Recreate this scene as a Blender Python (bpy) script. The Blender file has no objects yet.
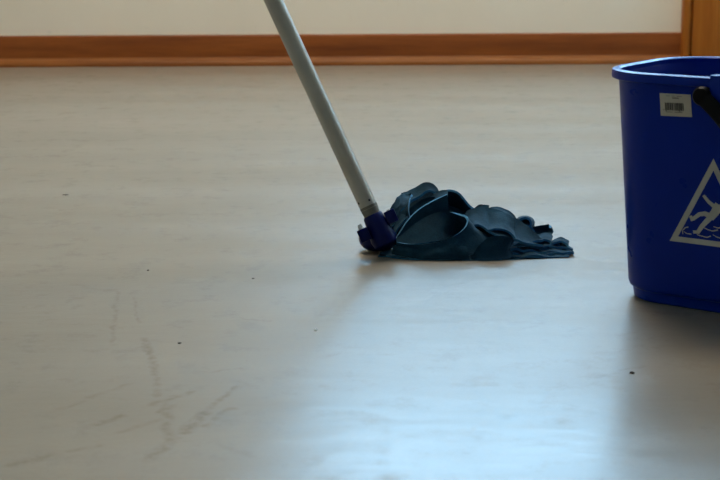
import bpy, bmesh, math, random
from mathutils import Vector, Matrix, noise
from mathutils.bvhtree import BVHTree

random.seed(7)
S = bpy.context.scene
COL = S.collection

# ------------------------------------------------------------------ camera
FPX = 1525.0                       # focal length in pixels of the 720 x 480 frame
PITCH, ROLL, CAM_H = math.radians(12.0), math.radians(-0.3), 0.436
CF = Vector((0, math.cos(PITCH), -math.sin(PITCH)))
_r, _u = Vector((1, 0, 0)), Vector((0, math.sin(PITCH), math.cos(PITCH)))
CR = _r * math.cos(ROLL) + _u * math.sin(ROLL)
CU = -_r * math.sin(ROLL) + _u * math.cos(ROLL)
CP = Vector((0, 0, CAM_H))
cam_d = bpy.data.cameras.new('camera')
cam_d.sensor_width = 23.6
cam_d.lens = 23.6 * FPX / 720.0
cam_d.clip_start = 0.02
cam_d.dof.use_dof = True
cam_d.dof.focus_distance = 1.98
cam_d.dof.aperture_fstop = 9.0
cam = bpy.data.objects.new('camera', cam_d)
COL.objects.link(cam)
m = Matrix((CR, CU, -CF)).transposed().to_4x4()
m.translation = CP
cam.matrix_world = m
S.camera = cam

# ------------------------------------------------------------------ sky and exposure
W = bpy.data.worlds.new('overcast_sky')
S.world = W
W.use_nodes = True
bgn = W.node_tree.nodes['Background']
bgn.inputs['Color'].default_value = (0.365, 0.695, 1.0, 1)
bgn.inputs['Strength'].default_value = 16.0
S.view_settings.view_transform = 'Standard'
S.view_settings.look = 'None'
S.view_settings.gamma = 1.0
S.view_settings.use_curve_mapping = False
S.view_settings.exposure = 0.0

FILL_STRENGTH = 18.5  # glow of the warm fill panel added on the ceiling
FILL_COLOUR = (1.0, 0.81, 0.58)


def portal(name, loc, sx, sz, facing):
    """light portal in a window opening: guides the sky's own light, gives none itself"""
    d = bpy.data.lights.new(name, 'AREA')
    d.shape = 'RECTANGLE'
    d.size, d.size_y = sx, sz
    d.cycles.is_portal = True
    o = bpy.data.objects.new(name, d)
    o.location = loc
    o.rotation_euler = Vector(facing).to_track_quat('-Z', 'Z').to_euler()
    COL.objects.link(o)
    return o


# ------------------------------------------------------------------ helpers
def ray(px, py):
    return CF + CR * ((px - 360) / FPX) - CU * ((py - 240) / FPX)


def ground(px, py, z=0.0):
    d = ray(px, py)
    return CP + d * ((z - CP.z) / d.z)


def at(px, py, Y):
    d = ray(px, py)
    return CP + d * (Y / d.y)


def link(name, me, mat, parent=None):
    o = bpy.data.objects.new(name, me)
    COL.objects.link(o)
    if mat is not None:
        for mm in (mat if isinstance(mat, (list, tuple)) else [mat]):
            me.materials.append(mm)
    if parent is not None:
        o.parent = parent
    return o


def obj(name, bm, mat, parent=None, smooth=False):
    me = bpy.data.meshes.new(name)
    bm.normal_update()
    bm.to_mesh(me)
    bm.free()
    if smooth:
        for p in me.polygons:
            p.use_smooth = True
        try:
            me.set_sharp_from_angle(angle=math.radians(40))
        except Exception:
            pass
    return link(name, me, mat, parent)


def empty(name, loc=(0, 0, 0), rz=0.0):
    o = bpy.data.objects.new(name, None)
    o.location = loc
    o.rotation_euler = (0, 0, rz)
    o.empty_display_size = 0.05
    COL.objects.link(o)
    return o


def tag(o, label, cat, group=None):
    o['label'] = label
    o['category'] = cat
    if group:
        o['group'] = group
    return o


def structure(o, label=None):
    o['kind'] = 'structure'
    if label:
        o['label'] = label
    return o


def box(bm, x0, x1, y0, y1, z0, z1):
    vs = [bm.verts.new((x, y, z)) for z in (z0, z1) for (x, y) in ((x0, y0), (x1, y0), (x1, y1), (x0, y1))]
    for f in ((3, 2, 1, 0), (4, 5, 6, 7), (0, 1, 5, 4), (1, 2, 6, 5), (2, 3, 7, 6), (3, 0, 4, 7)):
        bm.faces.new([vs[i] for i in f])
    return vs


def bevel_all(bm, w, seg=2):
    bmesh.ops.bevel(bm, geom=list(bm.edges), offset=w, segments=seg, affect='EDGES', profile=0.6)


def boxobj(name, dims, mat, parent=None, bev=0.0):
    bm = bmesh.new()
    box(bm, *dims)
    if bev:
        bevel_all(bm, bev)
    return obj(name, bm, mat, parent, smooth=bev > 0)


def loft(bm, rings, close_start=False, close_end=False, cyclic=False):
    """rings of equal length (closed loops of points)"""
    R = [[bm.verts.new(p) for p in r] for r in rings]
    n = len(R[0])
    pairs = list(zip(R, R[1:]))
    if cyclic:
        pairs.append((R[-1], R[0]))
    for a, b in pairs:
        for i in range(n):
            bm.faces.new((a[i], a[(i + 1) % n], b[(i + 1) % n], b[i]))
    if close_start:
        bm.faces.new(list(reversed(R[0])))
    if close_end:
        bm.faces.new(R[-1])
    return R


def frame_of(d):
    d = d.normalized()
    a = Vector((0, 1, 0)) if abs(d.y) < 0.9 else Vector((1, 0, 0))
    u = d.cross(a).normalized()
    v = d.cross(u).normalized()
    return u, v


def turned(bm, origin, axis, prof, n=28):
    """surface of revolution about axis: prof = [(distance along, radius)]"""
    u, v = frame_of(axis)
    ax = axis.normalized()
    rings = []
    for t, r in prof:
        rings.append([origin + ax * t + (u * math.cos(k * 2 * math.pi / n) + v * math.sin(k * 2 * math.pi / n)) * r
                      for k in range(n)])
    loft(bm, rings, close_start=True, close_end=True)
    bmesh.ops.recalc_face_normals(bm, faces=bm.faces)


def catmull(P, n):
    """n samples along a Catmull-Rom curve through the points P"""
    out = []
    m_ = len(P) - 1
    for k in range(n):
        t = k / (n - 1) * m_
        i = min(int(t), m_ - 1)
        t -= i
        p1, p2 = P[i], P[i + 1]
        p0 = P[i - 1] if i > 0 else p1 * 2 - p2
        p3 = P[i + 2] if i + 2 <= m_ else p2 * 2 - p1
        out.append(0.5 * ((2 * p1) + (p2 - p0) * t + (2 * p0 - 5 * p1 + 4 * p2 - p3) * t * t
                          + (3 * p1 - p0 - 3 * p2 + p3) * t ** 3))
    return out


# ------------------------------------------------------------------ materials
def principled(name, col=(0.8, 0.8, 0.8), rough=0.5, metal=0.0, spec=0.5):
    mt = bpy.data.materials.new(name)
    mt.use_nodes = True
    b = mt.node_tree.nodes['Principled BSDF']
    b.inputs['Base Color'].default_value = (*col, 1)
    b.inputs['Roughness'].default_value = rough
    b.inputs['Metallic'].default_value = metal
    b.inputs['Specular IOR Level'].default_value = spec
    return mt, mt.node_tree, b


class NT:
    def __init__(self, t):
        self.t = t

    def n(self, typ, **kw):
        nd = self.t.nodes.new(typ)
        for k, v in kw.items():
            setattr(nd, k, v)
        return nd

    def l(self, a, b):
        self.t.links.new(a, b)

    def setin(self, sock, v):
        if hasattr(v, 'is_output') or isinstance(v, bpy.types.NodeSocket):
            self.l(v, sock)
        else:
            sock.default_value = v

    def math(self, op, a, b=None, clamp=False):
        nd = self.n('ShaderNodeMath', operation=op)
        nd.use_clamp = clamp
        self.setin(nd.inputs[0], a)
        if b is not None:
            self.setin(nd.inputs[1], b)
        return nd.outputs[0]

    def vmath(self, op, a, b=None):
        nd = self.n('ShaderNodeVectorMath', operation=op)
        self.setin(nd.inputs[0], a)
        if b is not None:
            self.setin(nd.inputs[1], b)
        return nd.outputs['Value'] if op in ('DOT_PRODUCT', 'LENGTH', 'DISTANCE') else nd.outputs['Vector']

    def coords(self, scale=(1, 1, 1), rot=(0, 0, 0), which='Object'):
        tc = self.n('ShaderNodeTexCoord')
        mp = self.n('ShaderNodeMapping')
        mp.inputs['Scale'].default_value = scale
        mp.inputs['Rotation'].default_value = rot
        self.l(tc.outputs[which], mp.inputs['Vector'])
        return mp.outputs['Vector']

    def noise(self, vec, scale, detail=3, rough=0.55):
        nd = self.n('ShaderNodeTexNoise')
        nd.inputs['Scale'].default_value = scale
        nd.inputs['Detail'].default_value = detail
        nd.inputs['Roughness'].default_value = rough
        self.l(vec, nd.inputs['Vector'])
        return nd.outputs['Fac']

    def ramp(self, fac, stops):
        nd = self.n('ShaderNodeValToRGB')
        cr = nd.color_ramp
        while len(cr.elements) < len(stops):
            cr.elements.new(0.5)
        for e, (p, c) in zip(cr.elements, stops):
            e.position = p
            e.color = (*c, 1) if len(c) == 3 else c
        self.l(fac, nd.inputs['Fac'])
        return nd.outputs['Color']

    def rng(self, v, a, b, c, d):
        nd = self.n('ShaderNodeMapRange')
        nd.clamp = True
        self.l(v, nd.inputs['Value'])
        for i, x in zip((1, 2, 3, 4), (a, b, c, d)):
            nd.inputs[i].default_value = x
        return nd.outputs['Result']

    def mix(self, fac, a, b, mode='MIX'):
        nd = self.n('ShaderNodeMix', data_type='RGBA', blend_type=mode)
        self.setin(nd.inputs['Factor'], fac)
        for s, v in ((nd.inputs[6], a), (nd.inputs[7], b)):
            if isinstance(v, tuple):
                s.default_value = (*v, 1)
            else:
                self.l(v, s)
        return nd.outputs[2]

    def bump(self, h, strength, dist, target):
        nd = self.n('ShaderNodeBump')
        nd.inputs['Strength'].default_value = strength
        nd.inputs['Distance'].default_value = dist
        self.l(h, nd.inputs['Height'])
        self.l(nd.outputs['Normal'], target.inputs['Normal'])


def mat_floor():
    mt, t, b = principled('pale_linoleum', rough=0.34, spec=0.5)
    N = NT(t)
    v = N.coords()
    vs = N.coords((0.5, 4.0, 1))          # streaks running across the room
    vf = N.coords((1.0, 5.0, 1))
    big = N.noise(vs, 1.6, 4, 0.6)
    mid = N.noise(vf, 7.0, 3, 0.5)
    fine = N.noise(v, 260.0, 3, 0.6)
    c = N.ramp(big, [(0.30, (0.197, 0.176, 0.143)), (0.55, (0.223, 0.198, 0.161)), (0.75, (0.244, 0.220, 0.185))])
    c = N.mix(N.rng(mid, 0.30, 0.75, 0.0, 0.20), c, (0.185, 0.160, 0.122))
    c = N.mix(N.rng(fine, 0.40, 0.72, 0.0, 0.22), c, (0.160, 0.143, 0.118))
    # scratches and heel marks, each a short line with ragged edges
    warp = N.n('ShaderNodeTexNoise')
    warp.inputs['Scale'].default_value = 38.0
    warp.inputs['Detail'].default_value = 4
    N.l(v, warp.inputs['Vector'])
    off = N.vmath('MULTIPLY', N.vmath('SUBTRACT', warp.outputs['Color'], (0.5, 0.5, 0.5)), (0.016, 0.030, 0.0))
    P = N.vmath('ADD', v, off)
    total = None
    for (x0, y0, x1, y1, w, k) in SCUFFS:
        a, e = ground(x0, y0), ground(x1, y1)
        ab = e - a
        pa = N.vmath('SUBTRACT', P, tuple(a))
        tt = N.math('DIVIDE', N.vmath('DOT_PRODUCT', pa, tuple(ab)), ab.length_squared, clamp=True)
        sc = N.n('ShaderNodeVectorMath', operation='SCALE')
        sc.inputs[0].default_value = tuple(ab)
        N.l(tt, sc.inputs['Scale'])
        d = N.vmath('DISTANCE', pa, sc.outputs['Vector'])
        msk = N.rng(d, w * 0.2, w * 1.15, min(k * 1.35, 0.9), 0.0)
        total = msk if total is None else N.math('MAXIMUM', total, msk)
    brk = N.rng(N.noise(v, 90.0, 3, 0.6), 0.36, 0.60, 0.15, 1.0)
    scuff = N.math('MULTIPLY', total, brk)
    dull = N.noise(N.coords((1, 1.0, 1)), 19.0, 6, 0.75)        # dried patches with ragged edges
    c = N.mix(N.rng(dull, 0.53, 0.70, 0.0, 0.30), c, (0.17, 0.145, 0.11))
    c = N.mix(scuff, c, (0.10, 0.072, 0.034))
    N.l(c, b.inputs['Base Color'])
    wear = N.noise(N.coords((1, 2.4, 1)), 7.0, 4, 0.6)
    r = N.rng(wear, 0.2, 0.8, 0.29, 0.32)
    r = N.math('ADD', r, N.rng(dull, 0.53, 0.70, 0.0, 0.13))
    swath = N.noise(N.coords((0.25, 2.6, 1)), 1.7, 2, 0.5)      # passes of the mop across the floor
    r = N.math('ADD', r, N.rng(swath, 0.42, 0.58, 0.0, 0.045))
    r = N.math('ADD', r, N.math('MULTIPLY', scuff, 0.06))
    N.l(r, b.inputs['Roughness'])
    h = N.math('ADD', N.math('MULTIPLY', N.noise(N.coords((1, 2.2, 1)), 16.0, 4, 0.6), 1.0),
               N.math('MULTIPLY', fine, 0.08))
    N.bump(h, 0.12, 0.004, b)
    return mt


def mat_wall():
    mt, t, b = principled('cream_wall_paint', rough=0.75, spec=0.25)
    N = NT(t)
    v = N.coords()
    a = N.noise(v, 2.2, 5, 0.6)
    c = N.ramp(a, [(0.3, (0.785, 0.735, 0.635)), (0.7, (0.825, 0.78, 0.685))])
    dirt = N.noise(v, 15.0, 4, 0.7)
    c = N.mix(N.rng(dirt, 0.64, 0.78, 0.0, 0.28), c, (0.40, 0.37, 0.31))
    N.l(c, b.inputs['Base Color'])
    N.bump(N.noise(v, 120.0, 3), 0.08, 0.002, b)
    return mt


def mat_wood(name, dark, mid, light, axis='X', rough=0.48):
    mt, t, b = principled(name, rough=rough, spec=0.45)
    b.inputs['Specular IOR Level'].default_value = 0.25
    N = NT(t)
    s = {'X': (0.7, 9, 9), 'Z': (9, 9, 0.7)}[axis]
    s2 = {'X': (2, 70, 70), 'Z': (70, 70, 2)}[axis]
    g = N.noise(N.coords(s), 3.0, 6, 0.6)
    p = N.noise(N.coords(s2), 5.0, 3, 0.6)
    c = N.ramp(g, [(0.28, dark), (0.52, mid), (0.75, light)])
    c = N.mix(N.rng(p, 0.45, 0.75, 0.0, 0.55), c, dark)
    N.l(c, b.inputs['Base Color'])
    N.l(N.rng(p, 0.3, 0.7, rough - 0.06, rough + 0.12), b.inputs['Roughness'])
    return mt


def mat_plastic(name, col, rough, scale=30.0, var=0.12, spec=0.45):
    mt, t, b = principled(name, col, rough, spec=spec)
    N = NT(t)
    v = N.coords()
    a = N.noise(v, scale, 4, 0.6)
    c = N.mix(N.rng(a, 0.35, 0.7, 0.0, 1.0), col, tuple(x * (1 - var * 2) for x in col))
    N.l(c, b.inputs['Base Color'])
    N.l(N.rng(N.noise(v, scale * 3, 3), 0.3, 0.7, rough - 0.05, rough + 0.08), b.inputs['Roughness'])
    return mt


def mat_cloth(name, c1, c2, sheen=0.5):
    mt, t, b = principled(name, c1, 0.9, spec=0.15)
    N = NT(t)
    v = N.coords()
    a = N.noise(v, 22.0, 4, 0.6)
    f = N.noise(v, 420.0, 2, 0.5)
    c = N.mix(N.rng(a, 0.35, 0.68, 0.0, 1.0), c1, c2)
    c = N.mix(N.rng(f, 0.4, 0.7, 0.0, 0.35), c, tuple(x * 0.45 for x in c1))
    N.l(c, b.inputs['Base Color'])
    b.inputs['Sheen Weight'].default_value = sheen
    b.inputs['Sheen Roughness'].default_value = 0.45
    b.inputs['Sheen Tint'].default_value = (0.35, 0.65, 0.9, 1)
    N.bump(N.math('ADD', f, N.math('MULTIPLY', a, 2.0)), 0.35, 0.0012, b)
    return mt


def mat_metal():
    mt, t, b = principled('dull_grey_aluminium', (0.34, 0.325, 0.29), 0.30, metal=0.30)
    N = NT(t)
    v = N.coords((20, 20, 20))
    a = N.noise(v, 2.0, 2, 0.5)
    w = N.noise(N.coords((30, 30, 30)), 3.0, 4, 0.65)
    c = N.ramp(a, [(0.3, (0.39, 0.365, 0.31)), (0.7, (0.43, 0.405, 0.35))])
    c = N.mix(N.rng(w, 0.62, 0.80, 0.0, 0.25), c, (0.30, 0.28, 0.23))
    N.l(c, b.inputs['Base Color'])
    N.l(N.rng(a, 0.3, 0.7, 0.30, 0.34), b.inputs['Roughness'])
    return mt


def mat_glass():
    mt = bpy.data.materials.new('window_glass')
    mt.use_nodes = True
    t = mt.node_tree
    for nd in list(t.nodes):
        t.nodes.remove(nd)
    N = NT(t)
    out = N.n('ShaderNodeOutputMaterial')
    mx = N.n('ShaderNodeMixShader')
    tr = N.n('ShaderNodeBsdfTransparent')
    gl = N.n('ShaderNodeBsdfGlossy')
    gl.inputs['Roughness'].default_value = 0.02
    mx.inputs[0].default_value = 0.06
    N.l(tr.outputs[0], mx.inputs[1])
    N.l(gl.outputs[0], mx.inputs[2])
    N.l(mx.outputs[0], out.inputs['Surface'])
    return mt


def mat_fill():
    mt, t, b = principled('fill_panel_glow', (0.9, 0.88, 0.82), 0.4)
    b.inputs['Emission Color'].default_value = (*FILL_COLOUR, 1)
    b.inputs['Emission Strength'].default_value = FILL_STRENGTH
    return mt


# pixel start, pixel end, half width in metres, strength
SCUFFS = [
    (117, 292, 112, 345, .0035, .30), (134, 297, 139, 322, .003, .35),
    (145, 338, 152, 362, .006, .55), (152, 362, 158, 396, .0045, .45), (165, 402, 169, 440, .006, .50),
    (96, 425, 123, 416, .006, .55), (150, 405, 192, 391, .006, .50), (120, 432, 165, 418, .007, .35),
    (183, 432, 205, 413, .008, .75), (203, 413, 236, 387, .005, .55), (205, 425, 232, 409, .006, .45),
    (160, 412, 173, 405, .006, .6), (195, 372, 243, 369, .004, .35), (10, 464, 95, 446, .007, .35),
    (60, 410, 128, 385, .005, .30), (150, 460, 172, 440, .008, .5), (232, 318, 268, 321, .003, .35),
    (215, 441, 250, 455, .006, .3), (520, 330, 545, 322, .006, .25), (505, 418, 512, 416, .008, .3),
    (370, 405, 400, 400, .008, .22), (600, 376, 640, 366, .004, .3),
]

M = {
    'floor': mat_floor(),
    'wall': mat_wall(),
    'base': mat_wood('baseboard_wood', (0.12, 0.030, 0.004), (0.20, 0.054, 0.007), (0.26, 0.078, 0.012)),
    'shoe': mat_wood('shoe_moulding_wood', (0.15, 0.045, 0.008), (0.22, 0.072, 0.013), (0.28, 0.10, 0.02)),
    'door': mat_wood('orange_door_wood', (0.28, 0.080, 0.008), (0.41, 0.125, 0.012), (0.50, 0.17, 0.02), 'Z'),
    'glass': mat_glass(),
    'white_paint': mat_plastic('white_window_paint', (0.75, 0.74, 0.70), 0.4),
    'bucket': mat_plastic('blue_bucket_plastic', (0.0001, 0.021, 0.27), 0.32, 14.0, 0.06, 0.13),
    'socket': mat_plastic('dark_blue_plastic', (0.001, 0.0055, 0.085), 0.36, 40.0, 0.15, 0.16),
    'black': mat_plastic('black_plastic', (0.003, 0.003, 0.004), 0.45, 30.0, 0.1, 0.12),
    'peg': mat_plastic('white_peg_plastic', (0.85, 0.84, 0.80), 0.4),
    'dark': mat_plastic('dark_dent', (0.02, 0.02, 0.022), 0.6),
    'ferrule': mat_plastic('grey_ferrule', (0.15, 0.14, 0.105), 0.45),
    'print': mat_plastic('white_print', (0.50, 0.50, 0.47), 0.5),
    'paper': mat_plastic('off_white_paper', (0.52, 0.48, 0.40), 0.6, 60.0, 0.06),
    'ink': mat_plastic('dark_ink', (0.02, 0.02, 0.022), 0.6),
    'faint_ink': mat_plastic('faded_ink', (0.22, 0.20, 0.18), 0.6),
    'cloth': mat_cloth('teal_blue_mop_cloth', (0.0026, 0.022, 0.042), (0.007, 0.043, 0.076), 0.12),
    'hem': mat_cloth('rim_lit_hem_thread', (0.045, 0.18, 0.33), (0.07, 0.24, 0.42), 0.4),  # hem thread, with rim light along the strip edges put into its colour
    'metal': mat_metal(),
    'steel': mat_plastic('steel', (0.55, 0.55, 0.55), 0.3),
    'fill_light': mat_fill(),
    'ceiling': mat_plastic('ceiling_paint', (0.74, 0.71, 0.64), 0.8, 3.0, 0.03),
    'crumb': mat_plastic('dark_crumb', (0.03, 0.022, 0.02), 0.7),
}

# ------------------------------------------------------------------ the room
WALL_Y = ground(360, 65.2).y + 0.018      # plane of the far wall (the shoe moulding's foot shows at y 65)
X0, X1, YB, CEIL = -2.9, 3.1, -5.0, 3.2
WIN1 = (-0.20, 0.93, 1.18, 2.95)           # x0 x1 z0 z1 of the window above the frame
DOOR_X = at(680, 40, WALL_Y).x            # left edge of the door casing
LEAF0 = DOOR_X + 0.135
LEAF1 = LEAF0 + 0.82
WIN2 = (3.55, 4.1, 1.2, 2.95)             # y0 y1 z0 z1 of the window in the right wall


def wall_cells(bm, a0, a1, z0, z1, holes, put):
    xs = sorted({a0, a1, *[h[0] for h in holes], *[h[1] for h in holes]})
    zs = sorted({z0, z1, *[h[2] for h in holes], *[h[3] for h in holes]})
    for i in range(len(xs) - 1):
        for j in range(len(zs) - 1):
            cx, cz = (xs[i] + xs[i + 1]) / 2, (zs[j] + zs[j + 1]) / 2
            if any(h[0] < cx < h[1] and h[2] < cz < h[3] for h in holes):
                continue
            put(bm, xs[i], xs[i + 1], zs[j], zs[j + 1])


bm = bmesh.new()
box(bm, X0 - .2, X1 + .2, YB - .2, WALL_Y + .2, -0.15, 0.0)
structure(obj('floor', bm, M['floor']), 'pale beige glossy linoleum floor with scuffs')
bm = bmesh.new()
box(bm, X0 - .2, X1 + .2, YB - .2, WALL_Y + .2, CEIL, CEIL + .15)
structure(obj('ceiling', bm, M['ceiling']))
bm = bmesh.new()
wall_cells(bm, X0, X1, 0, CEIL, [WIN1, (LEAF0 - .02, LEAF1 + .02, 0, 2.86)],
           lambda b_, x0, x1, z0, z1: box(b_, x0, x1, WALL_Y, WALL_Y + .2, z0, z1))
structure(obj('wall_back', bm, M['wall']), 'cream painted wall above a brown wooden baseboard')
bm = bmesh.new()
box(bm, X0, X1, YB - .2, YB, 0, CEIL)
structure(obj('wall_front', bm, M['wall']))
structure(boxobj('wall_left', (X0 - .2, X0, YB - .2, WALL_Y + .2, 0, CEIL), M['wall']))
bm = bmesh.new()
wall_cells(bm, YB - .2, WALL_Y + .2, 0, CEIL, [WIN2], lambda b_, y0, y1, z0, z1: box(b_, X1, X1 + .2, y0, y1, z0, z1))
structure(obj('wall_right', bm, M['wall']))

# baseboard: flat board with an eased top and a quarter-round shoe moulding along its foot
bb = empty('baseboard_back', (0, WALL_Y, 0))
structure(bb, 'dark brown wooden baseboard along the cream wall')
SH = 0.026
BH = at(360, 34.0, WALL_Y).z
SHOE = 0.018


def extrude_x(name, prof, x0, x1, mat, parent):
    bm_ = bmesh.new()
    loft(bm_, [[Vector((x0, y, z)) for y, z in prof], [Vector((x1, y, z)) for y, z in prof]], True, True)
    bmesh.ops.recalc_face_normals(bm_, faces=bm_.faces)
    return obj(name, bm_, mat, parent, smooth=True)


bx1 = DOOR_X - 0.0005
extrude_x('board', [(0, 0), (-.012, 0), (-.012, BH - .005), (-.010, BH - .0015), (-.007, BH), (0, BH)],
          X0, bx1, M['base'], bb)
qr = [(-.012, 0), (-.012, SH)] + [(-.012 - SHOE * math.sin(a), SH - .004 - (SH - .006) * (1 - math.cos(a)))
      for a in [math.radians(d) for d in (8, 25, 45, 65, 82, 90)]] + [(-.012 - SHOE, 0)]
extrude_x('shoe_moulding', qr, X0, bx1, M['shoe'], bb)
for nm, sx, xx in (('baseboard_left', 1, X0), ('baseboard_right', -1, X1)):
    structure(boxobj(nm, (min(xx, xx + sx * .012), max(xx, xx + sx * .012), YB, WALL_Y - .03, 0, BH), M['base'], bev=.002))

# window above the frame and the one behind the camera
def window(name, width, height, loc, rz, label):
    """window in a wall opening; local +y points outdoors"""
    root = empty(name, loc, rz)
    structure(root, label)
    hw, h = width / 2, height
    yo = .10

    def bar(nm, a0, a1, c0, c1, d=0.05):
        return boxobj(nm, (a0, a1, yo - d / 2, yo + d / 2, c0, c1), M['white_paint'], root, .004)
    bar('frame_side', -hw, -hw + .05, 0, h)
    bar('frame_side', hw - .05, hw, 0, h)
    bar('frame_bottom', -hw + .05, hw - .05, 0, .05)
    bar('frame_top', -hw + .05, hw - .05, h - .05, h)
    bar('mullion', -.02, .02, .05, h - .05)
    for s in (-1, 1):
        a0, a1 = sorted((s * .02, s * (hw - .05)))
        boxobj('pane', (a0, a1, yo - .003, yo + .003, .05, h - .05), M['glass'], root)
    boxobj('sill', (-hw - .03, hw + .03, -.05, .07, -.025, 0), M['white_paint'], root, .004)
    n_ = Matrix.Rotation(rz, 3, 'Z') @ Vector((0, 1, 0))
    portal(name + '_portal', Vector(loc) + n_ * .19 + Vector((0, 0, h / 2)), width, h, -n_)


window('window_1', WIN1[1] - WIN1[0], WIN1[3] - WIN1[2], ((WIN1[0] + WIN1[1]) / 2, WALL_Y, WIN1[2]), 0.0,
       'white framed window in the cream wall')
window('window_2', WIN2[1] - WIN2[0], WIN2[3] - WIN2[2], (X1, (WIN2[0] + WIN2[1]) / 2, WIN2[2]), -math.pi / 2,
       'white framed window in the right wall')

# glazed wooden door at the right with its casing
dr = empty('door_1', (DOOR_X, WALL_Y, 0))
structure(dr, 'orange brown wooden door frame at the end of the baseboard')
LW = LEAF1 - LEAF0


def casing_side(sign, ox):
    def bx(nm, a0, a1, d0, d1, bev):
        a, c = sorted((ox + sign * a0, ox + sign * a1))
        boxobj(nm, (a, c, d0, d1, 0, 2.96), M['door'], dr, bev)
    bx('casing_bead', 0, .0205, -.040, 0, .006)
    bx('casing_groove', .0205, .029, -.020, 0, .001)
    bx('casing_board', .029, .116, -.030, 0, .003)
    bx('door_jamb', .1165, .135, -.022, .18, .002)


casing_side(1, 0)
casing_side(-1, LEAF1 + .135 - DOOR_X)
boxobj('casing_head', (.1165, LW + .1535, -.030, 0, 2.86, 2.96), M['door'], dr, .003)
lf = boxobj('door_stile', (.137, .182, .03, .07, .008, 2.85), M['door'], dr, .003)
boxobj('door_stile', (.135 + LW - .112, .135 + LW - .002, .03, .07, .008, 2.85), M['door'], dr, .003)
boxobj('door_bottom_panel', (.182, .023 + LW, .038, .062, .008, .90), M['door'], dr, .003)
boxobj('door_rail', (.182, .023 + LW, .03, .07, .90, 1.0), M['door'], dr, .003)
boxobj('door_rail', (.182, .023 + LW, .03, .07, 2.77, 2.85), M['door'], dr, .003)
boxobj('door_pane', (.182, .023 + LW, .047, .053, 1.0, 2.77), M['glass'], dr)
boxobj('door_handle', (.175, .30, -.02, -.005, 1.03, 1.05), M['steel'], dr, .004)
portal('door_1_portal', ((LEAF0 + LEAF1) / 2, WALL_Y + .12, 1.885), LW - .16, 1.77, (0, -1, 0))

# unseen glowing ceiling panel, added as soft warm fill for wall and floor
lp = tag(empty('added_fill_panel', (0.1, 3.5, CEIL)), 'added square fill panel on the ceiling behind the mop, out of view', 'fill_light')
bm = bmesh.new()
for q in ((-.64, .64, -.64, -.60), (-.64, .64, .60, .64), (-.64, -.60, -.60, .60), (.60, .64, -.60, .60)):
    box(bm, q[0], q[1], q[2], q[3], -.05, 0)
obj('fill_panel_frame', bm, M['white_paint'], lp)
boxobj('fill_diffuser', (-.60, .60, -.60, .60, -.042, -.032), M['fill_light'], lp)

# ------------------------------------------------------------------ the blue bucket
BX, BY, BYAW = 0.454, 1.716, math.radians(-36.4)
BHH, RA, RB, RR = 0.265, 0.157, 0.121, 0.079       # height, half width, half depth, corner radius at the rim
TAPER = 0.0275
bucket = tag(empty('mop_bucket', (BX, BY, 0), BYAW),
             'blue plastic mop bucket with a white slip warning triangle, standing on the floor', 'bucket')
BM = Matrix.Translation((BX, BY, 0)) @ Matrix.Rotation(BYAW, 4, 'Z')


def rrect(a, b, r, z, n=10):
    out = []
    for cx, cy, a0 in ((a - r, b - r, 0), (-a + r, b - r, 90), (-a + r, -b + r, 180), (a - r, -b + r, 270)):
        for k in range(n + 1):
            t = math.radians(a0 + 90 * k / n)
            out.append(Vector((cx + r * math.cos(t), cy + r * math.sin(t), z)))
    # the flat sides get a point in the middle so that they can bow a little
    return out


LIP = 0.0072


def body_ring(z, off=0.0):
    """outer wall of the bucket at height z; off moves it outwards"""
    k = z / BHH
    d = -LIP - (TAPER - LIP) * (1 - k) + off
    return rrect(RA + d, RB + d, RR - LIP + (d + LIP), z)


bm = bmesh.new()
T = 0.0028
prof = [(0.013, -0.004), (0.015, -0.001), (0.019, 0.0)]
prof += [(z, 0.0) for z in (0.05, 0.10, 0.16, 0.21, 0.245, BHH - .008)]
rings = [body_ring(z, o) for z, o in prof]
rings += [body_ring(BHH - .001, -T * .5)]
rings += [body_ring(z, -T) for z in (BHH - .008, 0.20, 0.12, 0.05, 0.022)]
rings += [body_ring(0.018, -.008), body_ring(0.017, -.03)]
loft(bm, rings, True, True)
bmesh.ops.recalc_face_normals(bm, faces=bm.faces)
body = obj('bucket_body', bm, M['bucket'], bucket, True)

# rolled rim
bm = bmesh.new()
sec = [(-T, -.006), (-T - .0002, -.001), (.000, .0008), (.004, .0008), (.007, -.0004), (LIP, -.003), (LIP + .0004, -.006),
       (LIP, -.0095), (LIP - .002, -.0105), (LIP - .0032, -.0095), (LIP - .0034, -.005), (.001, -.0055)]
rings = [body_ring(BHH, o) for o, dz in sec]
for r_, (o, dz) in zip(rings, sec):
    for p in r_:
        p.z = BHH + dz
loft(bm, rings, cyclic=True)
bmesh.ops.recalc_face_normals(bm, faces=bm.faces)
obj('rim', bm, M['bucket'], bucket, True)

# stepped-in foot
bm = bmesh.new()
loft(bm, [body_ring(z, o) for z, o in ((.0, -.0085), (.0015, -.0055), (.0135, -.0045), (.0136, -.02))], True, True)
bmesh.ops.recalc_face_normals(bm, faces=bm.faces)
obj('bucket_foot', bm, M['bucket'], bucket, True)

# surface of the outer wall, to lay print on
bm = bmesh.new()
loft(bm, [body_ring(z) for z in (0.019, .05, .1, .16, .21, .262)])
bmesh.ops.recalc_face_normals(bm, faces=bm.faces)
bvh = BVHTree.FromBMesh(bm)
bm.free()
BMI = BM.inverted()


def to_face(px, py):
    """pixel -> (s, z) on the near wall of the bucket, in the bucket's frame"""
    o = BMI @ CP
    d = (BMI.to_3x3() @ ray(px, py)).normalized()
    h = bvh.ray_cast(o, d)
    return h[0].x, h[0].z


def on_face(s, z, lift=0.0004):
    h = bvh.ray_cast(Vector((s, -0.5, z)), Vector((0, 1, 0)))
    return h[0] - Vector((0, 1, 0)) * lift if h[1] is None else h[0] + h[1].normalized() * (lift if h[1].y < 0 else -lift)


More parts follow.
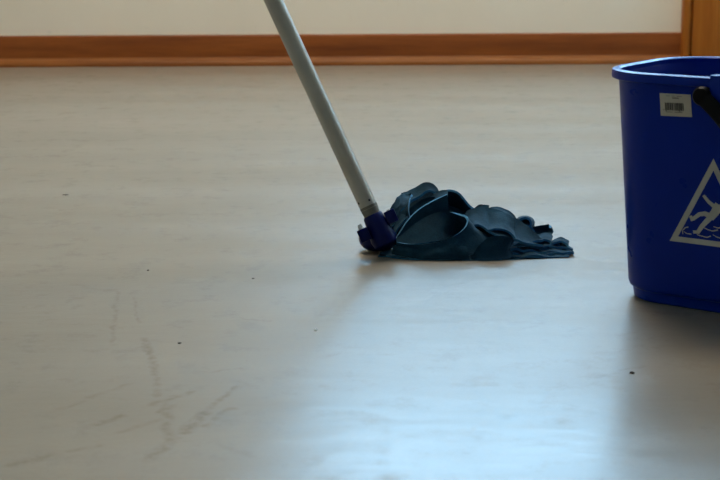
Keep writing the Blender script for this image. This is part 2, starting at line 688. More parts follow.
def patch_quad(bm_, c, nu, nv, lift):
    """bilinear patch on the wall; c = 4 corners (s,z): top left, top right, bottom right, bottom left"""
    g = []
    for j in range(nv + 1):
        row = []
        for i in range(nu + 1):
            u, w = i / nu, j / nv
            s = (1 - w) * ((1 - u) * c[0][0] + u * c[1][0]) + w * ((1 - u) * c[3][0] + u * c[2][0])
            z = (1 - w) * ((1 - u) * c[0][1] + u * c[1][1]) + w * ((1 - u) * c[3][1] + u * c[2][1])
            row.append(bm_.verts.new(on_face(s, z, lift)))
        g.append(row)
    for j in range(nv):
        for i in range(nu):
            bm_.faces.new((g[j][i], g[j + 1][i], g[j + 1][i + 1], g[j][i + 1]))


def stroke(bm_, pts, w, lift, taper=None):
    """band of width w (metres) along a polyline of (s,z)"""
    P = [Vector((p[0], p[1], 0)) for p in pts]
    fine = []
    for a, b_ in zip(P, P[1:]):
        k = max(1, int((b_ - a).length / .006))
        fine += [a.lerp(b_, i / k) for i in range(k)]
    fine.append(P[-1])
    prev = None
    for i, p in enumerate(fine):
        a = fine[max(i - 1, 0)]
        b_ = fine[min(i + 1, len(fine) - 1)]
        d = (b_ - a).normalized()
        n_ = Vector((-d.y, d.x, 0))
        ww = w if taper is None else w * (taper[0] + (taper[1] - taper[0]) * i / (len(fine) - 1))
        cur = [bm_.verts.new(on_face(p.x + n_.x * ww / 2 * s, p.y + n_.y * ww / 2 * s, lift)) for s in (1, -1)]
        if prev:
            bm_.faces.new((prev[0], prev[1], cur[1], cur[0]))
        prev = cur


def fix_out(bm_):
    bm_.normal_update()
    for f in bm_.faces:
        if f.normal.y > 0:
            f.normal_flip()


# warning triangle with a slipping figure
A = to_face(713.6, 164.5)
Lc = to_face(674.0, 238.5)
sc_ = A[0]
Rc = (2 * sc_ - Lc[0], Lc[1])
bm = bmesh.new()
TW = 0.0062


def inset_tri(P, d):
    cx = sum(p[0] for p in P) / 3
    cz = sum(p[1] for p in P) / 3
    out = []
    n3 = len(P)
    for i in range(n3):
        p0, p1, p2 = P[i - 1], P[i], P[(i + 1) % n3]
        v1 = Vector((p1[0] - p0[0], p1[1] - p0[1])).normalized()
        v2 = Vector((p2[0] - p1[0], p2[1] - p1[1])).normalized()
        n1 = Vector((-v1.y, v1.x))
        n2 = Vector((-v2.y, v2.x))
        if n1.dot(Vector((cx - p1[0], cz - p1[1]))) < 0:
            n1, n2 = -n1, -n2
        bis = (n1 + n2).normalized()
        out.append((p1[0] + bis.x * d / bis.dot(n1), p1[1] + bis.y * d / bis.dot(n1)))
    return out


outer = inset_tri([A, Lc, Rc], -TW / 2)
inner = inset_tri([A, Lc, Rc], TW / 2)
for i in range(3):
    j = (i + 1) % 3
    patch_quad(bm, [outer[i], outer[j], inner[j], inner[i]], 16, 1, .0004)
fix_out(bm)
warn = obj('warning_triangle', bm, M['print'], bucket)
warn['label'] = 'white printed slip hazard triangle'

bm = bmesh.new()
PXM = 1.66 / FPX / 0.80        # metres on the wall per pixel across


def fpts(*p):
    return [to_face(*q) if q[0] < 719 else None for q in p]


def F(px, py):
    """pixel on the near wall, continued in the wall's plane beyond the frame's edge"""
    return to_face(px, py)


stroke(bm, [F(703.6, 195.2), F(708.5, 201.5), F(714.5, 206.5)], .0040, .0004, (.85, 1.2))         # raised arm
stroke(bm, [F(719.5, 205.0), F(714.8, 212.5), F(710.5, 218)], .0092, .0004, (1.15, .9))            # trunk
stroke(bm, [F(711.5, 216.5), F(705, 213.6), F(699.5, 214.2), F(692.5, 219.3)], .0052, .0004, (1.2, .8))   # leg kicked out
stroke(bm, [F(690.6, 215.6), F(692.6, 220.8)], .0036, .0004)
stroke(bm, [F(711.5, 216.5), F(706, 222), F(702.2, 226), F(698.4, 231.6)], .0054, .0004, (1.2, .85))      # standing leg
stroke(bm, [F(699.6, 232.2), F(693.2, 231.8)], .0036, .0004)
stroke(bm, [F(718.5, 206), F(725, 210), F(730, 205)], .0040, .0004, (1.2, .85))                     # other arm
h0 = F(726.5, 200.0)
ring = [on_face(h0[0] + .0052 * math.cos(k * math.pi / 8), h0[1] + .0056 * math.sin(k * math.pi / 8)) for k in range(16)]
bm.faces.new([bm.verts.new(p) for p in ring])
fix_out(bm)
obj('slipping_figure', bm, M['print'], warn)
bm = bmesh.new()
for pts in ([(683, 234), (682.5, 230.5), (685.5, 227.5), (688.5, 227)],
            [(684, 231.5), (687, 233.5), (691.5, 234)],
            [(697, 234.5), (702, 236), (707, 237.3), (711, 236)],
            [(703, 227.2), (708, 229.5), (712.5, 231), (718, 230)],
            [(713, 234.5), (717, 237), (722, 238.4), (727, 237)],
            [(713.5, 226.5), (718, 228), (724, 227)],
            [(728, 234), (735, 236), (741, 235)], [(724, 231), (731, 231.5), (737, 229)]):
    stroke(bm, [F(*q) for q in pts], .0014, .0004, (.6, 1.0))
fix_out(bm)
obj('water_lines', bm, M['print'], warn)

# paper sticker with a bar code
C4 = [to_face(659.8, 93.0), to_face(690.8, 94.6), to_face(692.2, 117.0), to_face(661.0, 115.6)]
bm = bmesh.new()
patch_quad(bm, C4, 10, 6, .0005)
fix_out(bm)
stick = obj('sticker', bm, M['paper'], bucket)
stick['label'] = 'off white paper sticker with a bar code'


def sub(u0, u1, v0, v1):
    def bl(u, w):
        return tuple((1 - w) * ((1 - u) * C4[0][k] + u * C4[1][k]) + w * ((1 - u) * C4[3][k] + u * C4[2][k]) for k in (0, 1))
    return [bl(u0, v0), bl(u1, v0), bl(u1, v1), bl(u0, v1)]


bm = bmesh.new()
rb = random.Random(3)
u = 0.155
while u < 0.76:
    w_ = rb.choice((.010, .016, .022, .030))
    patch_quad(bm, sub(u, min(u + w_, .77), .40, .74 if rb.random() < .8 else .79), 1, 1, .0008)
    u += w_ + rb.choice((.008, .012, .018))
fix_out(bm)
obj('bar_code', bm, M['ink'], stick)
bm = bmesh.new()
for u0, u1, v0, v1 in ((.40, .62, .155, .215), (.20, .34, .09, .115), (.38, .50, .09, .115), (.54, .72, .085, .115),
                       (.09, .13, .70, .745), (.18, .40, .80, .83), (.45, .70, .80, .83)):
    patch_quad(bm, sub(u0, u1, v0, v1), 2, 1, .0008)
fix_out(bm)
obj('small_print', bm, M['faint_ink'], stick)

# raised block on the rim above the pivot
s_e = to_face(713.5, 90)[0]
yw = -(RB - .004)
e0, e1 = s_e, s_e + .052
bm = bmesh.new()
box(bm, e0, e1, -(RB + .003), -(RB - .012), BHH - .038, BHH + .0035)
bevel_all(bm, .0015)
obj('rim_block', bm, M['bucket'], bucket, True)

# black bail handle folded down to the right
sp, zp = to_face(707.0, 95.0)
yf = -(RB + .004)
path = [Vector((sp, yf, zp)), Vector((sp + .022, yf - .004, zp - .018)), Vector((sp + .070, yf - .008, zp - .062)),
        Vector((RA + .000, yf - .004, zp - .112)), Vector((RA + .022, -RB + .035, zp - .130)), Vector((RA + .026, 0, zp - .134))]
path += [Vector((p.x, -p.y, p.z)) for p in reversed(path[:-1])]
P_ = catmull(path, 60)
rings = []
for i, p in enumerate(P_):
    d = (P_[min(i + 1, 59)] - P_[max(i - 1, 0)]).normalized()
    side = d.cross(Vector((0.62, 0, 0.78))).normalized()
    up = side.cross(d).normalized()
    wu, ws = .0085, .0042
    rings.append([p + up * (wu * math.copysign(abs(math.cos(a)) ** .6, math.cos(a))) + side * (ws * math.copysign(abs(math.sin(a)) ** .6, math.sin(a)))
                  for a in [k * 2 * math.pi / 16 for k in range(16)]])
bm = bmesh.new()
loft(bm, rings, True, True)
bmesh.ops.recalc_face_normals(bm, faces=bm.faces)
hd = obj('bail_handle', bm, M['black'], bucket, True)
hd['label'] = 'black plastic carrying handle'
for sgn in (-1, 1):
    bm = bmesh.new()
    turned(bm, Vector((sp, sgn * (RB - .017), zp)), Vector((0, sgn, 0)),
           [(0, .008), (.012, .008), (.013, .0105), (.023, .0105), (.0255, .0085), (.026, .003)], 24)
    obj('pivot_boss', bm, M['black'], hd, True)

# ------------------------------------------------------------------ the mop
mop = tag(empty('strip_mop', ground(384, 250)),
          'wet mop with dark teal cloth strips, blue socket and grey metal handle on the floor', 'mop')
ML = mop.location.copy()


def mobj(name, bm_, mat, parent=None, smooth=True):
    """mesh built in world coordinates, moved under the mop"""
    bmesh.ops.translate(bm_, verts=bm_.verts, vec=-ML)
    return obj(name, bm_, mat, parent or mop, smooth)


# handle: the tube's axis passes through these two pixels at one distance from the lens
HZ = 1.985


def dep(px, py, zc=HZ):
    return CP + ray(px, py) * zc


hb, ht = dep(369.6, 209), dep(273.2, 0)
AX = (ht - hb).normalized()
RT = 18.0 / 2 * HZ / FPX
bm = bmesh.new()
turned(bm, hb, AX, [(-.012, RT * .9), (.0, RT * .9), (.0005, RT), (.3, RT), (.7, RT), (1.22, RT), (1.224, RT * .92), (1.225, .003)], 40)
handle = mobj('handle', bm, M['metal'])
bm = bmesh.new()
turned(bm, hb, AX, [(-.022, RT * .90), (-.010, RT * .93), (.003, RT * 1.015), (.0045, RT * 1.01)], 36)
mobj('ferrule', bm, M['ferrule'], handle)
for px, py in ((358.8, 203.6), (369.3, 200.2)):
    # nearest point of the tube's surface to the lens along that pixel's ray
    d = ray(px, py).normalized()
    w0 = CP - hb
    a_, b_, c_ = 1.0, d.dot(AX), 1.0
    d_, e_ = d.dot(w0), AX.dot(w0)
    ta = (e_ - b_ * d_) / (1 - b_ * b_)
    q = hb + AX * ta
    perp = (CP + d * ((q - CP).dot(d)) - q)
    perp -= AX * perp.dot(AX)
    off = min(perp.length, RT * .96)
    view = -(CF - AX * CF.dot(AX)).normalized()
    sd = AX.cross(view).normalized()
    s_ = max(-.96, min(.96, perp.dot(sd) / RT))
    nrm = (sd * s_ + view * math.sqrt(1 - s_ * s_)).normalized()
    bm = bmesh.new()
    turned(bm, q + nrm * (RT - .002), nrm, [(0, .0016), (.0023, .0016), (.0026, .0010)], 12)
    mobj('dent_shade', bm, M['dark'], handle)  # dark disc, coloured like the shade inside a dent of the tube

# socket: sleeve around the tube, two clamp lugs with white pegs, rounded foot on the floor
bm = bmesh.new()
turned(bm, hb - AX * .010, -AX, [(-.002, RT * 1.0), (0, RT * 1.12), (.008, RT * 1.18), (.020, RT * 1.30), (.032, RT * 1.45), (.040, RT * 1.3)], 32)
sock = mobj('socket', bm, M['socket'])
sock['label'] = 'dark blue plastic socket'


def ellipsoid(c, rx, ry, rz, n=28, m_=16, pw=1.0):
    bm_ = bmesh.new()
    rings_ = []
    for j in range(1, m_):
        ph = -math.pi / 2 + math.pi * j / m_
        cz = math.sin(ph)
        cr = math.cos(ph) ** pw
        rings_.append([c + Vector((rx * cr * math.cos(k * 2 * math.pi / n), ry * cr * math.sin(k * 2 * math.pi / n), rz * cz)) for k in range(n)])
    loft(bm_, rings_, True, True)
    bmesh.ops.recalc_face_normals(bm_, faces=bm_.faces)
    return bm_


fc = ground(378.5, 252.5) + Vector((0, .014, .0165))
mobj('socket_foot', ellipsoid(fc, .0262, .027, .016, pw=.65), M['socket'], sock)


def obox(name, c, ux, uy, uz, hx, hy, hz, mat, parent, bev=.0012):
    bm_ = bmesh.new()
    vs = box(bm_, -hx, hx, -hy, hy, -hz, hz)
    bevel_all(bm_, bev)
    for v_ in bm_.verts:
        p = v_.co.copy()
        v_.co = c + ux * p.x + uy * p.y + uz * p.z
    return mobj(name, bm_, mat, parent)


ux = (CR - AX * CR.dot(AX)).normalized()
uy = AX.cross(ux).normalized()
for px, py, pp, zc in ((364.2, 235.0, (359.4, 225.6), 1.975), (391.0, 216.5, (388.3, 210.3), 1.985)):
    c = dep(px, py, zc)
    lug = obox('clamp_lug', c, ux, uy, AX, .0072, .008, .0085, M['socket'], sock)
    pc = dep(pp[0], pp[1], zc - .002)
    bm = bmesh.new()
    turned(bm, pc - AX * .0095, AX, [(0, .0030), (.008, .0031), (.0105, .0024), (.011, .0010)], 14)
    mobj('peg', bm, M['peg'], lug)


# cloth strips -------------------------------------------------------
def strip(e1, e2, seed, n=46, k=9, thick=.0021, bow=.0, rough=.0016, hem=True):
    """one cloth strip between two edges, each a list of (px, py, Y)"""
    A1 = catmull([at(*p) for p in e1], n)
    A2 = catmull([at(*p) for p in e2], n)
    grid = []
    for i in range(n):
        row = []
        for j in range(k):
            t = j / (k - 1)
            row.append(A1[i].lerp(A2[i], t))
        grid.append(row)
    nr = [[None] * k for _ in range(n)]
    for i in range(n):
        for j in range(k):
            du = grid[min(i + 1, n - 1)][j] - grid[max(i - 1, 0)][j]
            dv = grid[i][min(j + 1, k - 1)] - grid[i][max(j - 1, 0)]
            c_ = du.cross(dv)
            nr[i][j] = c_.normalized() if c_.length > 1e-12 else (nr[i - 1][j] if i else Vector((0, 0, 1)))
    sv = Vector((seed * 3.17, seed * 1.3, seed * .7))
    for i in range(n):
        for j in range(k):
            t = j / (k - 1)
            p = grid[i][j]
            wob = noise.noise(p * 34 + sv) * rough * 1.6 + noise.noise(p * 95 + sv) * rough * .7
            p = p + nr[i][j] * (wob + bow * (1 - (2 * t - 1) ** 2))
            grid[i][j] = p
    bm_ = bmesh.new()
    top, bot = [], []
    for i in range(n):
        rt, rb_ = [], []
        for j in range(k):
            edge = hem and (j in (0, k - 1))
            th = thick * (.75 if edge else .5)
            a = grid[i][j] + nr[i][j] * th
            b_ = grid[i][j] - nr[i][j] * th
            for q in (a, b_):
                q.z = max(q.z, .0006)
            rt.append(bm_.verts.new(a))
            rb_.append(bm_.verts.new(b_))
        top.append(rt)
        bot.append(rb_)

    def face(vs, mi):
        f = bm_.faces.new(vs)
        f.material_index = mi
    for i in range(n - 1):
        for j in range(k - 1):
            face((top[i][j], top[i + 1][j], top[i + 1][j + 1], top[i][j + 1]), 0)
            face((bot[i][j], bot[i][j + 1], bot[i + 1][j + 1], bot[i + 1][j]), 0)
        face((top[i][0], bot[i][0], bot[i + 1][0], top[i + 1][0]), 1)
        face((top[i][-1], top[i + 1][-1], bot[i + 1][-1], bot[i][-1]), 1)
    for j in range(k - 1):
        face((top[0][j], top[0][j + 1], bot[0][j + 1], bot[0][j]), 0)
        face((top[-1][j], bot[-1][j], bot[-1][j + 1], top[-1][j + 1]), 0)
    bmesh.ops.recalc_face_normals(bm_, faces=bm_.faces)
    o = mobj('strip', bm_, [M['cloth'], M['hem']])
    return o


STRIPS = [
    # hump at the back, rising from the socket: outer strip and two folds inside it
    ([(386, 216, 2.0), (393, 206, 2.02), (400, 197, 2.04), (408, 192, 2.05), (417, 188, 2.055), (428, 185.6, 2.055), (435, 188.5, 2.05), (438.5, 194, 2.04)],
     [(392, 228, 1.985), (399, 217, 1.995), (405, 208, 2.0), (412, 201.5, 2.01), (420, 196.5, 2.015), (429, 192.5, 2.02), (434, 194, 2.02), (437, 199, 2.02)], .004, .0024),
    ([(398, 218, 1.992), (399, 208, 2.0), (401, 199.5, 2.02), (404, 195, 2.035), (402, 193.2, 2.04)],
     [(410, 218, 1.985), (409, 209, 1.992), (410, 201, 2.005), (412, 195.5, 2.02), (410, 192.5, 2.03)], .003, .0022),
    ([(404, 219, 1.988), (409, 211, 1.992), (416, 204, 1.998), (424, 199, 2.004), (431, 197, 2.008), (437, 198, 2.01), (441, 202, 2.01)],
     [(412, 223, 1.985), (417, 215, 1.988), (423, 209, 1.992), (430, 205, 1.997), (436, 203, 2.0), (440, 204, 2.0), (443, 207, 2.0)], .003, .0022),
    # upper loop, standing on edge, cut end at its right
    ([(395, 239.5, 1.968), (403, 227, 1.971), (412, 216, 1.975), (422, 207.3, 1.98), (434, 200.2, 1.985), (441, 197, 1.988), (447, 194.3, 1.99)],
     [(400, 247, 1.968), (408, 238, 1.974), (417, 230, 1.978), (426, 224, 1.982), (436, 219, 1.986), (442, 217, 1.988), (448, 216, 1.99)], -.003, .0012),
    # dark arch behind its end, overhanging towards the viewer
    ([(428, 199.5, 2.02), (436, 194.2, 2.02), (446, 190.6, 2.02), (453, 191.2, 2.02), (459, 194.8, 2.02), (465, 201, 2.02), (471, 207.5, 2.02), (478, 212, 2.015)],
     [(428, 206, 2.04), (436, 203, 2.05), (445, 203, 2.055), (452, 206, 2.055), (457, 210, 2.052), (462, 214, 2.048), (467, 217, 2.045), (473, 220, 2.04)], .0, .0010),
    ([(426, 200, 2.015), (434, 195, 2.018), (441, 191.8, 2.02), (447.5, 190.6, 2.02)],
     [(431, 204, 1.998), (437, 200, 2.0), (442, 197.6, 2.0), (447.5, 195.6, 2.0)], .001, .0010),
    # lower loop: back run, bend at the right, front run back to the socket
    ([(396, 239.5, 1.955), (408, 229.8, 1.962), (420, 220.6, 1.969), (431, 214.6, 1.974), (441, 212.1, 1.976), (451, 212.4, 1.976), (460, 214.7, 1.972), (467, 218.5, 1.958), (465.5, 226, 1.948), (459, 233, 1.940), (449, 238.8, 1.934), (437, 242.5, 1.930), (424, 244.5, 1.929), (410, 244, 1.931), (397, 242, 1.938)],
     [(398, 246, 1.945), (410, 245, 1.944), (421, 244, 1.944), (432, 242.5, 1.946), (443, 239.5, 1.955), (452, 235, 1.972), (463, 231, 1.986), (477, 230.5, 1.980), (487, 237.5, 1.962), (486, 246, 1.946), (475, 253, 1.934), (460, 258, 1.926), (440, 259.3, 1.9245), (420, 258.3, 1.9255), (396, 255, 1.936)], .0, .0012),
    # a fold sagging below the loop
    ([(394, 246, 1.938), (404, 246.5, 1.932), (414, 249, 1.929), (424, 250, 1.927), (434, 248.5, 1.926), (445, 246, 1.926), (456, 245, 1.928), (466, 247, 1.93)],
     [(392, 254, 1.936), (403, 256.5, 1.928), (414, 258.8, 1.923), (425, 259.8, 1.920), (436, 260, 1.919), (447, 260, 1.919), (458, 260.3, 1.919), (470, 261, 1.919)], -.002, .0016),
    # flap in front, right of the loop
    ([(472, 259.5, 1.924), (476, 251.5, 1.927), (481, 244, 1.926), (487, 238.4, 1.929), (494, 236.4, 1.931), (503, 236.2, 1.934), (510, 238, 1.938), (513, 241, 1.946)],
     [(472, 261.9, 1.918), (477, 261.6, 1.917), (483, 261.4, 1.916), (489, 261.4, 1.916), (495, 261, 1.917), (503, 260.2, 1.920), (509.5, 258, 1.926), (512.5, 253, 1.938)], .004, .0012),
    # middle hump
    ([(458, 222, 1.995), (464, 214.5, 2.005), (471, 209.8, 2.015), (480, 208.3, 2.02), (490, 208.8, 2.022), (499, 211, 2.02), (507, 215.5, 2.012), (512, 221, 2.0), (514, 229, 1.985)],
     [(468, 231, 1.965), (473, 226, 1.966), (479, 225.5, 1.966), (486, 229.5, 1.962), (493, 234, 1.957), (499, 237, 1.953), (504, 239, 1.951), (508, 241, 1.95), (511, 244, 1.949)], .004, .0018),
    # strip lying across that hump and running down to the right
    ([(488, 213, 2.012), (496, 211.5, 2.014), (503, 212.5, 2.012), (509, 216, 2.006), (513.5, 222, 1.996), (517, 230, 1.984)],
     [(488, 231, 1.962), (495, 230, 1.963), (501, 230, 1.965), (506.5, 231.5, 1.964), (511, 234.5, 1.96), (515, 239, 1.954)], .003, .0018),
    # cut ends sticking up behind the hump
    ([(472, 211, 2.045), (476, 207.2, 2.045), (479.5, 204.9, 2.045), (484, 205.3, 2.045), (489, 206.2, 2.045)],
     [(473, 214, 2.04), (477, 210, 2.04), (480.5, 208, 2.04), (485, 208.2, 2.04), (489, 209.4, 2.04)], .0, .0008),
    ([(487, 209.5, 2.04), (494, 207.4, 2.042), (501, 208, 2.042), (508, 211, 2.04), (513, 215.5, 2.035), (516, 220.5, 2.025)],
     [(487, 213.5, 2.02), (494, 211, 2.02), (500, 211.5, 2.022), (505.5, 214.5, 2.022), (510, 219, 2.02), (513, 224, 2.01)], .001, .0012),
    # ridge running down to the right
    ([(503, 227, 1.992), (508, 222, 1.998), (514, 219.6, 2.0), (520, 221.5, 2.0), (527, 227.5, 1.995), (534, 234, 1.99), (540, 239.5, 1.985), (545, 242, 1.98)],
     [(502, 240, 1.95), (508, 240, 1.95), (513, 239.5, 1.952), (518, 240, 1.952), (523, 242, 1.951), (529, 244, 1.95), (536, 245.5, 1.95), (543, 247, 1.95)], .004, .0016),
    # rolled end at the back
    ([(517, 227, 2.022), (518.5, 221.5, 2.022), (522.5, 218.5, 2.022), (527, 218.4, 2.022), (530.5, 221, 2.022), (531, 225, 2.022), (528.5, 228.5, 2.022), (524, 229, 2.022)],
     [(516, 224, 2.05), (518.5, 218.8, 2.05), (523, 216.7, 2.05), (528, 217, 2.05), (532.5, 220, 2.05), (533.3, 224, 2.05), (531, 227, 2.05), (526, 227.5, 2.05)], .0, .0008),
    ([(517, 226, 2.03), (521, 222, 2.036), (526, 220.5, 2.04), (531, 223, 2.04), (534, 228, 2.035)],
     [(519, 231, 2.01), (523, 227, 2.012), (527, 226, 2.015), (531, 228.5, 2.015), (534, 232, 2.012)], .002, .001),
    # short dark flap
    ([(528, 231.5, 2.022), (532.5, 228, 2.024), (538, 226.2, 2.025), (544, 225.3, 2.025), (549.8, 225, 2.023), (550.6, 228, 2.014)],
     [(531, 235, 2.012), (535, 234, 2.015), (540, 235, 2.018), (545, 235.3, 2.018), (549.8, 233.8, 2.014), (550.8, 234.5, 2.006)], .003, .0012),
    ([(528, 239, 1.995), (534, 238, 1.998), (540, 236.5, 2.0), (545, 234, 2.004), (550, 235.4, 2.0), (552, 238, 1.992)],
     [(528, 243, 1.968), (534, 242, 1.97), (540, 241, 1.972), (545, 239.6, 1.975), (550, 240.6, 1.972), (552, 242, 1.968)], .001, .0018),
    # end flap at the far right
    ([(540, 245.5, 1.985), (546, 244, 1.987), (552, 240.5, 1.99), (557, 237.8, 1.993), (561.5, 236.9, 1.994), (566, 239.5, 1.988), (568.6, 243, 1.978)],
     [(540, 248.5, 1.964), (546, 247.3, 1.964), (551, 245.6, 1.965), (556, 243.2, 1.968), (561, 242.2, 1.97), (565.5, 244.6, 1.965), (568.2, 248, 1.957)], .001, .0016),
    # flat layered ends fanned out on the floor
    ([(512, 245, 1.985), (520, 242.5, 1.985), (529, 244, 1.98), (538, 246, 1.976), (547, 244.5, 1.978), (556, 246.5, 1.974), (564, 245.2, 1.975), (572.8, 248.6, 1.968)],
     [(513, 247.3, 1.968), (521, 245.2, 1.968), (530, 246.8, 1.965), (539, 248.6, 1.962), (547, 247.2, 1.962), (556, 249, 1.96), (564, 248.2, 1.96), (572.8, 251, 1.955)], .0, .0020),
    ([(506, 249, 1.975), (515, 246.6, 1.974), (524, 248.6, 1.97), (533, 247.2, 1.97), (543, 249.6, 1.966), (553, 248.4, 1.966), (562, 250.6, 1.962), (573, 250.4, 1.960)],
     [(506, 251.8, 1.957), (515, 249.8, 1.956), (524, 251.6, 1.953), (533, 250.3, 1.953), (543, 252.4, 1.950), (553, 251.4, 1.950), (562, 253.2, 1.947), (572.5, 253, 1.947)], .0, .0022),
    ([(504, 253.5, 1.966), (513, 250.5, 1.965), (522, 252.8, 1.961), (532, 251.3, 1.96), (542, 253.6, 1.957), (551, 252.4, 1.957), (561, 254.2, 1.953), (570, 253, 1.953)],
     [(504, 256.4, 1.948), (513, 254, 1.947), (522, 255.9, 1.944), (532, 254.6, 1.944), (542, 256.4, 1.941), (551, 255.4, 1.941), (561, 256.8, 1.939), (569, 256, 1.939)], .0, .0022),
    ([(500, 257, 1.957), (510, 254, 1.955), (520, 255.8, 1.952), (530, 254.2, 1.951), (540, 256.4, 1.949), (550, 255.2, 1.948), (559, 256.6, 1.946), (567, 255.6, 1.945)],
     [(499, 260, 1.935), (510, 257.6, 1.935), (520, 259, 1.932), (530, 257.7, 1.932), (540, 259, 1.930), (550, 258, 1.932), (559, 258.6, 1.932), (567, 257.8, 1.935)], .0, .0022),
    ([(494, 258.5, 1.95), (508, 257.5, 1.948), (525, 257.8, 1.944), (542, 257.6, 1.942), (558, 257.8, 1.940)],
     [(492, 261.4, 1.919), (507, 260.9, 1.9205), (525, 260.3, 1.924), (542, 259.7, 1.927), (558, 259, 1.931)], .0, .0012),
    ([(536, 243.5, 1.99), (543, 241.5, 1.992), (550, 241.5, 1.99), (556, 243, 1.986), (560, 242, 1.984)],
     [(536, 247, 1.975), (543, 245, 1.976), (550, 245, 1.975), (556, 246.4, 1.972), (560, 245.6, 1.97)], .001, .0018),
    ([(546, 252.4, 1.955), (555, 250.6, 1.957), (563, 252.2, 1.953), (569, 250.4, 1.955), (574, 252, 1.952)],
     [(546, 254.6, 1.944), (555, 252.8, 1.945), (563, 254.2, 1.943), (569, 252.6, 1.944), (574, 253.8, 1.942)], .0, .0014),
    ([(520, 256, 1.944), (530, 253.2, 1.944), (540, 254.6, 1.942), (550, 256.6, 1.939), (560, 255.4, 1.94), (569.5, 256.6, 1.938)],
     [(520, 258.8, 1.933), (530, 256.6, 1.933), (540, 257.6, 1.932), (550, 258.6, 1.931), (560, 257.8, 1.932), (569, 258, 1.933)], .0, .0018),
    # strips lying along the floor in front and from the socket's foot
    ([(386, 250, 1.972), (396, 250, 1.967), (412, 251.5, 1.958), (432, 253.5, 1.95), (452, 254.5, 1.947), (475, 255, 1.945), (500, 254.5, 1.946)],
     [(386, 257.4, 1.942), (396, 259.3, 1.931), (412, 260.7, 1.9225), (432, 261.7, 1.9185), (452, 262, 1.9175), (476, 261.9, 1.9175), (502, 261.2, 1.9195)], .001, .0016),
    ([(380, 253, 1.965), (388, 251.5, 1.962), (397, 249, 1.957), (407, 248.5, 1.952), (418, 250, 1.948), (430, 252.5, 1.943)],
     [(378, 257, 1.944), (388, 257.2, 1.939), (398, 256, 1.935), (409, 256.5, 1.931), (420, 258, 1.927), (432, 259.5, 1.923)], .002, .0016),
    ([(390, 231, 1.99), (402, 233, 1.99), (416, 234, 1.995), (432, 233, 2.0), (450, 232, 2.005), (470, 233, 2.005), (490, 235, 2.0), (510, 238, 1.99)],
     [(392, 245, 1.972), (404, 247, 1.97), (418, 248, 1.965), (434, 247, 1.963), (452, 247, 1.962), (471, 247, 1.96), (491, 248, 1.96), (510, 248, 1.96)], .002, .0016),
    # strips filling the heap behind the loops
    ([(392, 222, 2.03), (400, 208, 2.05), (410, 198, 2.06), (424, 191.5, 2.065), (438, 196, 2.065), (455, 200, 2.065), (466, 208, 2.06), (480, 213, 2.06), (496, 216, 2.06), (512, 223, 2.055)],
     [(392, 240, 2.0), (400, 232, 2.01), (411, 228, 2.02), (425, 227, 2.02), (440, 226, 2.02), (455, 226, 2.02), (468, 227, 2.02), (481, 228, 2.02), (496, 230, 2.02), (511, 234, 2.02)], .002, .0016),
    ([(396, 224, 2.01), (404, 214, 2.02), (414, 208, 2.025), (426, 206, 2.03), (440, 207, 2.03), (454, 209, 2.03), (468, 215, 2.03)],
     [(400, 240, 1.985), (408, 232, 1.99), (418, 226, 1.992), (430, 222, 1.995), (442, 221, 2.0), (455, 222, 2.0), (468, 227, 2.0)], .002, .0016),
    ([(384, 232, 1.985), (388, 222, 1.995), (393, 213, 2.0), (399, 207, 2.005), (405, 204, 2.01)],
     [(392, 243, 1.97), (396, 233, 1.975), (401, 225, 1.98), (407, 219, 1.985), (413, 216, 1.99)], .003, .0016),
    ([(474, 240, 1.985), (486, 242, 1.982), (500, 245, 1.98), (516, 247, 1.98), (532, 248, 1.98), (548, 249, 1.978), (560, 250, 1.975)],
     [(474, 256, 1.94), (486, 257, 1.938), (500, 257.5, 1.938), (516, 257.5, 1.938), (532, 257.5, 1.938), (548, 257.5, 1.938), (559, 257.3, 1.938)], .001, .0014),
    ([(510, 236, 2.0), (520, 233, 2.005), (530, 235, 2.0), (540, 240, 1.99), (552, 243.5, 1.985), (562, 244.5, 1.985)],
     [(510, 248, 1.965), (520, 246, 1.965), (530, 247, 1.965), (540, 249, 1.962), (552, 250, 1.96), (562, 250, 1.96)], .002, .0016),
    ([(466, 229, 1.995), (478, 227, 1.997), (490, 229, 1.995), (502, 233, 1.99), (514, 238, 1.985)],
     [(466, 246, 1.965), (478, 246, 1.963), (490, 247, 1.962), (502, 248, 1.962), (514, 249, 1.962)], .002, .0012),
    ([(540, 248, 1.972), (550, 247, 1.972), (560, 247.5, 1.97), (568, 247, 1.97), (571, 249, 1.967)],
     [(540, 253, 1.95), (550, 252.5, 1.95), (560, 253, 1.949), (567, 252.5, 1.949), (570, 254, 1.947)], .001, .0012),
    # strips on the far side
    ([(392, 218, 2.03), (404, 214, 2.06), (420, 216, 2.09), (440, 222, 2.10), (462, 224, 2.10), (486, 226, 2.095), (508, 230, 2.09)],
     [(391, 228, 2.0), (404, 225, 2.02), (420, 226, 2.04), (440, 228, 2.05), (462, 230, 2.05), (486, 231, 2.05), (508, 235, 2.05)], .003, .0016),
]
for i, (e1, e2, bw, rg) in enumerate(STRIPS):
    strip(e1, e2, i + 1, n=26 + 4 * len(e1), bow=bw, rough=rg)

# ------------------------------------------------------------------ specks on the floor
def crumb(name, px, py, lx, ly, lz, rz, label, cat, mat=None):
    rr_ = random.Random(int(px * 7 + py))
    bm_ = bmesh.new()
    bmesh.ops.create_icosphere(bm_, subdivisions=2, radius=1.0)
    for v_ in bm_.verts:
        k_ = 1 + .22 * noise.noise(v_.co * 1.7 + Vector((px, py, 0)))
        v_.co = Vector((v_.co.x * lx * k_, v_.co.y * ly * k_, max(v_.co.z * k_, -.5) * lz + lz * .5))
    o = obj(name, bm_, mat or M['crumb'], None, True)
    o.location = ground(px, py)
    o.rotation_euler.z = rz
    tag(o, label, cat)


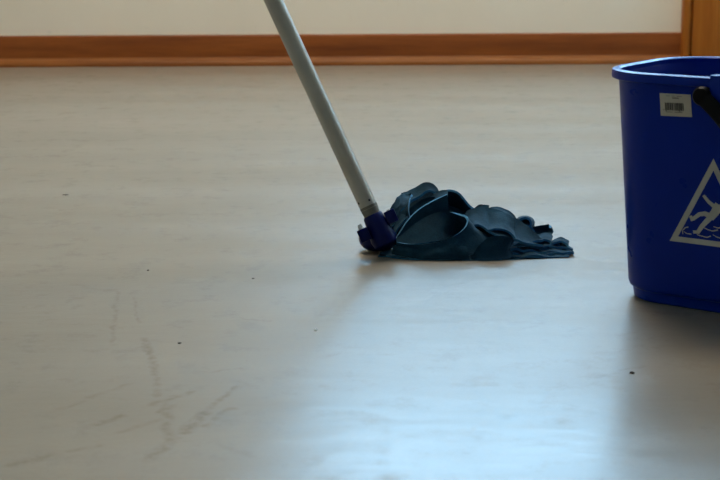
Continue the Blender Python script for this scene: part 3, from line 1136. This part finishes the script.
crumb('floor_chip', 632, 373.2, .0028, .0022, .0012, .1, 'small dark chip on the floor in front of the blue bucket', 'debris')
crumb('lint_thread', 65.5, 195, .0055, .0018, .0009, -.1, 'short dark thread lying on the bare floor at far left', 'debris')
crumb('dirt_speck', 179.5, 343.3, .0021, .0022, .0008, .2, 'tiny dark speck between the scratches on the left floor', 'debris')
crumb('dirt_speck', 148, 270.5, .0016, .0024, .0008, .0, 'tiny dark speck on the left floor above the scratches', 'debris')
crumb('dirt_speck', 253, 278.8, .0017, .0024, .0008, .3, 'tiny dark speck on the floor left of the mop shadow', 'debris')
crumb('paper_bit', 315.5, 330.2, .0016, .0018, .0009, .0, 'tiny white bit on the floor below left of the mop', 'debris', M['peg'])
